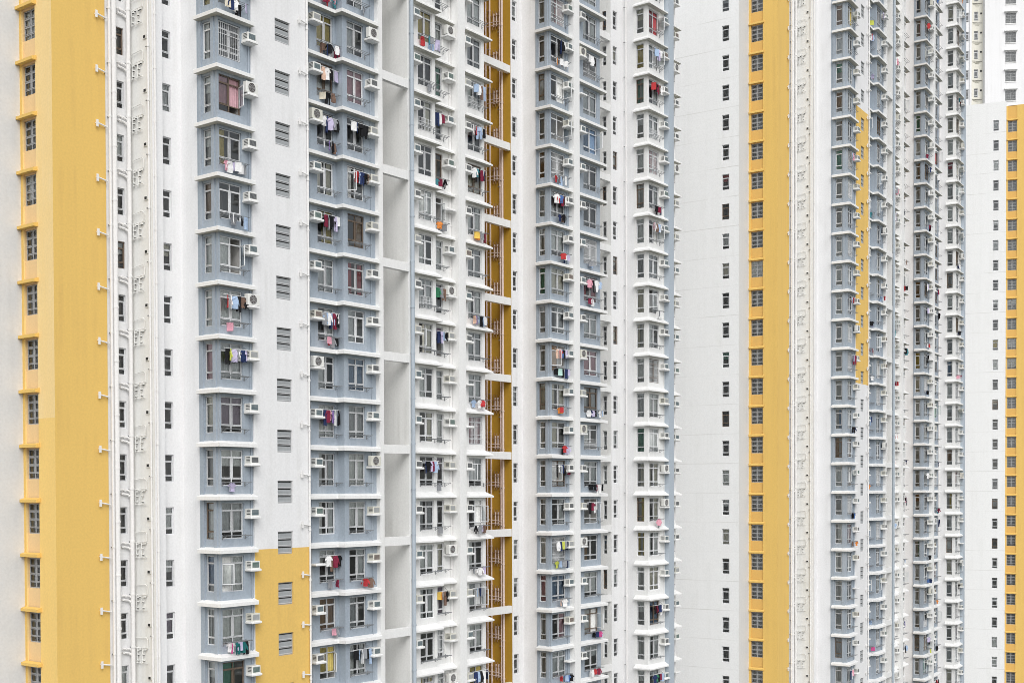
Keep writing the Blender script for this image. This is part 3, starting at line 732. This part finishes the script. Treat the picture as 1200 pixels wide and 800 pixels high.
# ---------------------------------------------------------------- laundry seen in the photograph (stack, photo row, hung how, garments)
S, TS, TR, TO = 'shirt', 't-shirt', 'trousers', 'towel'
SEEN = [
 ('B1', 8, 'low', [(TO, 'cream'), (S, 'navy'), (TS, 'white'), (TO, 'white')]), ('B1', 196, 'low', [(TS, 'pink'), (S, 'white'), (TO, 'lavender'), (TO, 'white')]),
 ('B1', 243, 'low', [(TO, 'white'), (TS, 'grey')]), ('B1', 362, 'high', [(TS, 'red'), (S, 'white'), (S, 'light-blue'), (TR, 'black')]), ('B1', 362, 'low', [(TO, 'pink')]),
 ('B1', 420, 'high', [(TR, 'black'), (S, 'lime'), (TS, 'lavender'), (TS, 'grey')]), ('B1', 540, 'low', [(TO, 'grey'), (TS, 'lavender')]), ('B1', 752, 'low', [(TS, 'magenta'), (TS, 'white'), (TR, 'dark-green'), (TO, 'lavender'), (S, 'dark-green')]),
 ('B2', 6, 'low', [(TS, 'maroon'), (S, 'red'), (TS, 'pink'), (TS, 'teal')]), ('B2', 58, 'low', [(TR, 'brown'), (TO, 'brown'), (TR, 'navy'), (S, 'black'), (TR, 'grey')]),
 ('B2', 105, 'high', [(S, 'peach')]), ('B2', 105, 'low', [(TO, 'cream')]), ('B2', 155, 'high', [(TS, 'white'), (TR, 'navy'), (S, 'lavender')]), ('B2', 155, 'low', [(TO, 'white'), (TS, 'purple')]),
 ('B2', 265, 'high', [(S, 'black'), (S, 'maroon'), (TR, 'grey'), (TR, 'black')]), ('B2', 378, 'high', [(S, 'grey'), (TS, 'light-blue'), (S, 'white'), (TR, 'navy')]), ('B2', 378, 'low', [(TO, 'pink'), (TS, 'red')]),
 ('B2', 490, 'high', [(TR, 'navy'), (S, 'maroon'), (TS, 'pink'), (S, 'purple')]), ('B2', 660, 'high', [(TS, 'white')]), ('B2', 660, 'low', [(TO, 'grey'), (TS, 'maroon')]), ('B2', 715, 'low', [(TO, 'pink')]),
 ('B3', 215, 'high', [(TO, 'white'), (TS, 'red'), (TS, 'light-blue'), (TR, 'navy')]), ('B3', 160, 'high', [(TO, 'white')]), ('B3', 8, 'low', [(TS, 'grey')]),
 ('W1', 98, 'low', [(TS, 'grey')]), ('W2', 150, 'high', [(TR, 'navy')]), ('W2', 213, 'low', [(TS, 'teal'), (TO, 'maroon')]), ('W2', 263, 'low', [(TS, 'orange')]), ('W2', 352, 'high', [(S, 'green'), (TR, 'black')]), ('W2', 405, 'high', [(TS, 'navy')]),
 ('W2', 545, 'low', [(TS, 'grey')]), ('W2', 620, 'low', [(TO, 'grey')]), ('W2', 700, 'high', [(TO, 'yellow'), (TO, 'orange')]), ('W1', 547, 'high', [(TR, 'navy'), (TS, 'black')]),
 ('W3', 115, 'high', [(TO, 'light-blue')]), ('W3', 280, 'low', [(TO, 'yellow'), (S, 'orange')]), ('W3', 377, 'low', [(TS, 'peach'), (S, 'purple'), (TS, 'light-blue'), (TR, 'black')]), ('W3', 472, 'low', [(TS, 'light-blue'), (TS, 'white'), (TS, 'red'), (TO, 'white')]),
 ('W3', 616, 'low', [(S, 'black'), (TS, 'grey'), (TO, 'lavender')]), ('W3', 655, 'low', [(TO, 'grey')]), ('W3', 692, 'high', [(TO, 'light-blue')]), ('W3', 793, 'high', [(TR, 'navy'), (S, 'light-blue'), (S, 'black')]),
 ('M1', 66, 'high', [(TR, 'black'), (TR, 'navy'), (S, 'black')]), ('M1', 66, 'low', [(TO, 'orange'), (TO, 'white')]), ('M1', 205, 'low', [(TS, 'red'), (TS, 'grey')]), ('M1', 245, 'high', [(TS, 'white'), (S, 'red'), (TS, 'blue')]), ('M1', 245, 'low', [(TS, 'navy')]),
 ('M1', 293, 'low', [(TS, 'red'), (TO, 'white')]), ('M1', 425, 'high', [(S, 'peach'), (TS, 'red'), (TS, 'blue')]), ('M1', 425, 'low', [(TO, 'black'), (TO, 'mint'), (TR, 'black')]), ('M1', 470, 'low', [(TO, 'red'), (TS, 'orange')]),
 ('M1', 643, 'high', [(S, 'white'), (S, 'navy'), (TO, 'lime')]), ('M1', 643, 'low', [(TS, 'lime'), (TO, 'light-blue')]), ('M1', 690, 'low', [(TO, 'peach'), (TS, 'white')]), ('M1', 782, 'low', [(TS, 'red'), (TO, 'light-blue'), (TS, 'blue'), (TS, 'black')]),
 ('M2', 78, 'high', [(TO, 'white')]), ('M2', 345, 'high', [(S, 'pink'), (TS, 'maroon')]), ('M2', 345, 'low', [(TO, 'maroon')]), ('M2', 487, 'low', [(S, 'white'), (TS, 'navy'), (TS, 'lavender')]), ('M2', 570, 'low', [(TS, 'black'), (TO, 'black')]), ('M2', 600, 'high', [(TR, 'black'), (TS, 'maroon')]),
 ('M2', 738, 'low', [(TS, 'black'), (TO, 'navy'), (TS, 'magenta')]), ('M2', 785, 'low', [(S, 'white'), (TR, 'white'), (TS, 'red'), (S, 'maroon')]), ('M2', 300, 'low', [(TO, 'grey')]),
 ('N1', 248, 'low', [(TS, 'black')]), ('N1', 720, 'high', [(TS, 'black'), (S, 'maroon')]), ('N1', 790, 'high', [(TS, 'navy'), (TS, 'green')]), ('N1', 80, 'high', [(TO, 'light-blue')]), ('N1', 370, 'low', [(TO, 'grey')]),
]
def k_of_row(T, c, y):
    D = T.depth((c['win'][0] + c['win'][1]) / 2, c['q'] - .2)
    z = CAMZ + (HORIZON - y) / F * D
    return math.floor((z - T.base) / FH)
SEEN2 = [('B1', 3, 'high', [(S, 'maroon'), (TR, 'black')]), ('B1', 425, 'high', [(TO, 'lavender'), (TR, 'maroon')]), ('B1', 602, 'low', [(TS, 'black'), (TS, 'blue')]), ('B1', 637, 'low', [(TO, 'brown'), (TS, 'orange')]),
 ('B2', 28, 'low', [(TO, 'lime')]), ('B2', 385, 'low', [(TS, 'black'), (TS, 'purple')]), ('B2', 440, 'low', [(TS, 'white')]), ('B2', 570, 'low', [(TS, 'orange')]), ('B2', 668, 'low', [(TO, 'orange')]), ('B2', 728, 'low', [(TS, 'light-blue'), (TO, 'navy')]), ('B2', 760, 'low', [(TO, 'magenta')]),
 ('B3', 22, 'high', [(TS, 'lavender')]), ('M1', 42, 'high', [(S, 'red'), (TS, 'black')]), ('M1', 190, 'low', [(TS, 'maroon'), (TO, 'pink')]), ('M1', 235, 'high', [(TO, 'white')]), ('M1', 408, 'low', [(TO, 'white'), (TO, 'red')]), ('M1', 462, 'low', [(TS, 'black'), (TO, 'navy')]), ('M1', 655, 'low', [(TS, 'black')]), ('M1', 680, 'low', [(TS, 'navy'), (TO, 'blue')]), ('M1', 755, 'high', [(TS, 'lavender'), (TR, 'black')]), ('M1', 762, 'low', [(TO, 'lime')]),
 ('M2', 5, 'low', [(TS, 'blue'), (TS, 'white')]), ('M2', 215, 'high', [(S, 'white'), (TR, 'grey')]), ('M2', 260, 'low', [(TO, 'white')]), ('M2', 382, 'high', [(TR, 'black'), (TS, 'black')]), ('M2', 545, 'low', [(TS, 'navy')]), ('M2', 703, 'low', [(TS, 'orange')]), ('M2', 620, 'high', [(TR, 'navy')]),
 ('N1', 212, 'low', [(TS, 'black')]), ('N1', 393, 'low', [(TS, 'black'), (TO, 'navy')]), ('N1', 445, 'low', [(TO, 'pink'), (TS, 'maroon')]), ('N1', 420, 'low', [(TS, 'white')]), ('N1', 690, 'high', [(TS, 'black')]), ('N1', 10, 'low', [(TS, 'orange'), (TO, 'white')]),
 ('W1', 430, 'low', [(TS, 'red'), (TO, 'maroon')]), ('W2', 545, 'low', [(TO, 'red')]), ('W3', 245, 'low', [(TS, 'grey')]), ('W3', 650, 'low', [(TO, 'light-blue'), (TS, 'white')]), ('W3', 310, 'low', [(TO, 'brown')])]
def laundry_of(T, table, extra=0):
    d = {}
    for ck, y, mode, items in table:
        d.setdefault((ck, k_of_row(T, BAYS[ck], y)), []).append((mode, items))
    # a rack must not be filled twice the same way
    for key, sets in d.items():
        seen = {}; out = []
        for mode, items in sets:
            if mode in seen: continue
            seen[mode] = 1; out.append((mode, items))
        d[key] = out
    if extra:
        for ck in ('B1', 'B2', 'B3', 'W1', 'W3', 'M1', 'M2', 'N1'):
            for k in T.krange(BAYS[ck]['win'][0], BAYS[ck]['q']):
                if (ck, k) not in d and R.random() < extra:
                    its = [(R.choice([S, TS, TR, TO]), R.choice(['black', 'navy', 'white', 'grey', 'white', 'lavender', 'maroon', 'red', 'pink', 'light-blue', 'black', 'teal'])) for _ in range(R.choice([2, 2, 3]))]
                    d[(ck, k)] = [(R.choice(['high', 'low']), its)]
    return d

T1 = Tower('t', -14.902, 63.143, 52.8, 0.0, 'nearest apartment tower at left, with a yellow corner, stepped grey bays and a gold shaft', 21, "near tower's")
T2 = Tower('t', 32.25, 118.0, 57.0, 0.05, 'middle apartment tower beyond the nearest, its blank white end wall beside a yellow corner', 28, "middle tower's")
T3 = Tower('t', 78.71, 176.56, 68.0, -.36, 'lower apartment tower at the right edge, flat white roofline above white and yellow walls', 22.72, "right tower's")
build_tower(T1, True, laundry_of(T1, SEEN, .07), (0, 45 - 3.05), pale=True)
build_tower(T2, False, laundry_of(T2, SEEN2, .16), (45 + 10.4, 45 + 37.2), pale=False)
build_tower(T3, False, {}, (0, 0), full=False, p_end=7.5, pale=False)

# air conditioners: the 300 that show largest are things, the rest one object
AC_LIST.sort(key=lambda t: t[0])
def ac_place(T, ck, k, kind):
    c = BAYS[ck]; s0, s1 = c['shelf']
    p = (s0 + s1) / 2; z = T.base + FH * k + 1.78 + .111
    return p, c['q'] - .03, z
rest = MB()
for i, (D, T, ck, k, kind) in enumerate(AC_LIST):
    b, g, bm, gm = ac_parts(kind); p, q, z = ac_place(T, ck, k, kind); X, Y = T.world(p, q)
    ang = T.a
    if i < 300:
        o = link('air_conditioner', bm, None, (X, Y, z), ang)
        link('fan_grille' if kind.startswith('round') else 'grille', gm, o)
        st = ORD[max(0, min(32, T.ktopvis((BAYS[ck]['win'][0] + BAYS[ck]['win'][1]) / 2, BAYS[ck]['q']) - k))]
        tag(o, f"{kind} air conditioner, {T.short} {BAYS[ck]['name']}, {st} storey down", 'air conditioner', 'air conditioners outside the flats')
    else:
        c_, s_ = cos(ang), sin(ang)
        for m in (b, g): rest.add(m, lambda v: (X + v[0] * c_ - v[1] * s_, Y + v[0] * s_ + v[1] * c_, z + v[2]))
if rest.v:
    o = link('air_conditioner', rest.mesh('air_conditioner'))
    tag(o, "small white air conditioners on the farthest bays of the middle tower", 'air conditioners', 'air conditioners outside the flats', 'stuff')

# ---------------------------------------------------------------- white tower behind
H4 = 3.02; D4 = 196.0; X4 = 552.5 / F * D4; a4 = radians(-6)
t4 = link('apartment_tower', None, None, (X4, D4, 0), a4)
tag(t4, 'all-white apartment tower behind, above the lower roof at the upper right', 'apartment tower', 'high-rise apartment towers')
top4 = 142.0
z4 = CAMZ + (HORIZON - 18.1) / F * 194.5          # window head level
ks4 = range(-9, 4)
m = MB(); panel(m, 'R', 0, 0, 14, 0, top4, 'white', (3.10, 4.72, [(z4 + H4 * k - 1.62, z4 + H4 * k) for k in ks4]), room=.9)
panel(m, 'L', 14, 0, 14, 0, top4, 'white'); link('front_wall', m.mesh('front_wall'), t4)
m = MB(); panel(m, 'L', 0, 0, 1.2, 0, top4, 'white'); panel(m, 'R', 1.2, -1.75, 0, 0, top4, 'old_cream', (-1.35, -.72, [(z4 + H4 * k - .55, z4 + H4 * k + .85) for k in ks4]), room=.9)
panel(m, 'R', 1.0, -2.05, -1.75, 0, top4, 'white'); panel(m, 'L', -1.75, 1.0, 1.2, 0, top4, 'white')
panel(m, 'R', 1.2, -5.5, -2.05, 0, top4, 'white', (-2.75, -2.15, [(z4 + H4 * k - .75, z4 + H4 * k + .75) for k in ks4]), room=.9); panel(m, 'L', -2.05, 1.0, 1.2, 0, top4, 'white')
panel(m, 'L', -5.5, 1.2, 14, 0, top4, 'white'); panel(m, 'R', 14, -5.5, 14, 0, top4, 'white'); link('recess_wall', m.mesh('recess_wall'), t4)
m = MB(); m.quad([(-5.5, 1.2, top4), (0, 1.2, top4), (0, 0, top4), (14, 0, top4), (14, 14, top4), (-5.5, 14, top4)], 'white'); link('roof', m.mesh('roof'), t4)
def win4(w, h, kind):
    a = win_frame(kind, w, h); a.add(win_glass(w, h), lambda v: v); return a
wm = win4(1.62, 1.62, 'canopy').mesh('canopy_window'); nm = win4(.63, 1.4, 'narrow').mesh('narrow_window'); n2 = win4(.60, 1.5, 'narrow').mesh('narrow_window')
cm = MB(); cm.box(-.2, 1.82, -.42, -.002, 0, .13, 'ledge_white'); cmm = cm.mesh('window_canopy')
sm = MB(); sm.box(-.01, 1.63, -.10, -.002, -.12, 0, 'ledge_white'); smm = sm.mesh('window_sill')
bp = MB()
for x, z in ((-1.25, -.75), (-.75, -.80), (-.95, -.95)): bp.tube([(x - .25, -.06, z), (x + .35, -.06, z - .05)], .045, 'old_cream', 5); bp.tube([(x, -.06, z), (x, 0, z)], .04, 'old_cream', 4)
bp.tube([(-1.6, -.05, -.6), (-.15, -.05, -.72)], .03, 'near_black', 4); bpm = bp.mesh('branch_pipe')
vb = MB(); vb.box(-.13, .13, -.05, -.001, -.12, .12, 'near_black'); vbm = vb.mesh('vent')
for k in ks4:
    z = z4 + H4 * k
    w = link('canopy_window', wm, t4, (3.10, 0, z - 1.62)); link('window_canopy', cmm, t4, (3.10, 0, z + .12)); link('window_sill', smm, t4, (3.10, 0, z - 1.62))
    link('narrow_window', nm, t4, (-1.35, 1.2, z - .55)); link('narrow_window', n2, t4, (-2.75, 1.2, z - .75))
    link('branch_pipe', bpm, t4, (0, 1.2, z - .25)); link('vent', vbm, t4, (-.28, 1.2, z + .55))

# ---------------------------------------------------------------- ground, sky, light, camera
plain('ground', (.14, .145, .13), .9, var=.2)
g = MB(); g.quad([(-1500, -1500, 0), (1500, -1500, 0), (1500, 1500, 0), (-1500, 1500, 0)], 'ground')
tag(link('ground', g.mesh('ground')), kind='structure')

EL, AZ = radians(42), radians(168)     # azimuth clockwise from the view direction: behind the camera, a little to the right
w = bpy.data.worlds.new("World"); scene.world = w; w.use_nodes = True
N = w.node_tree.nodes; L = w.node_tree.links
sky = N.new("ShaderNodeTexSky"); sky.sky_type = 'NISHITA'; sky.sun_disc = False
sky.sun_elevation = EL; sky.sun_rotation = AZ; sky.dust_density = 2.0; sky.air_density = 1.0; sky.ozone_density = .6
hs = N.new("ShaderNodeHueSaturation"); hs.inputs["Saturation"].default_value = .22    # cloud cover: the sky's light is nearly neutral
L.new(sky.outputs[0], hs.inputs["Color"]); L.new(hs.outputs[0], N["Background"].inputs["Color"])
N["Background"].inputs["Strength"].default_value = .15
sun = bpy.data.lights.new("sun", 'SUN'); sun.energy = 1.0; sun.angle = radians(42); sun.color = (1.0, .985, .96)
so = bpy.data.objects.new("sun", sun); col.objects.link(so)
from mathutils import Vector, Matrix
d = Vector((sin(AZ) * cos(EL), cos(AZ) * cos(EL), sin(EL)))
so.rotation_euler = d.to_track_quat('Z', 'Y').to_euler(); so.location = (0, -20, 120)

cam = bpy.data.cameras.new("camera"); co = bpy.data.objects.new("camera", cam); col.objects.link(co)
cam.sensor_width = 36; cam.lens = F / 1200 * 36; cam.clip_end = 5000; cam.clip_start = .5
pitch = radians(.98); roll = radians(-.19)
cam.shift_y = (HORIZON + F * math.tan(pitch) - 400) / 1200
co.location = (0, 0, CAMZ)
co.rotation_euler = (Matrix.Rotation(pi / 2 - pitch, 3, 'X') @ Matrix.Rotation(roll, 3, 'Z')).to_euler()
scene.camera = co

scene.view_settings.view_transform = 'Standard'; scene.view_settings.look = 'None'
scene.view_settings.gamma = 1; scene.view_settings.use_curve_mapping = False
scene.view_settings.exposure = 0.29
scene.cycles.filter_width = 0.9; scene.cycles.max_bounces = 8; scene.cycles.transparent_max_bounces = 12
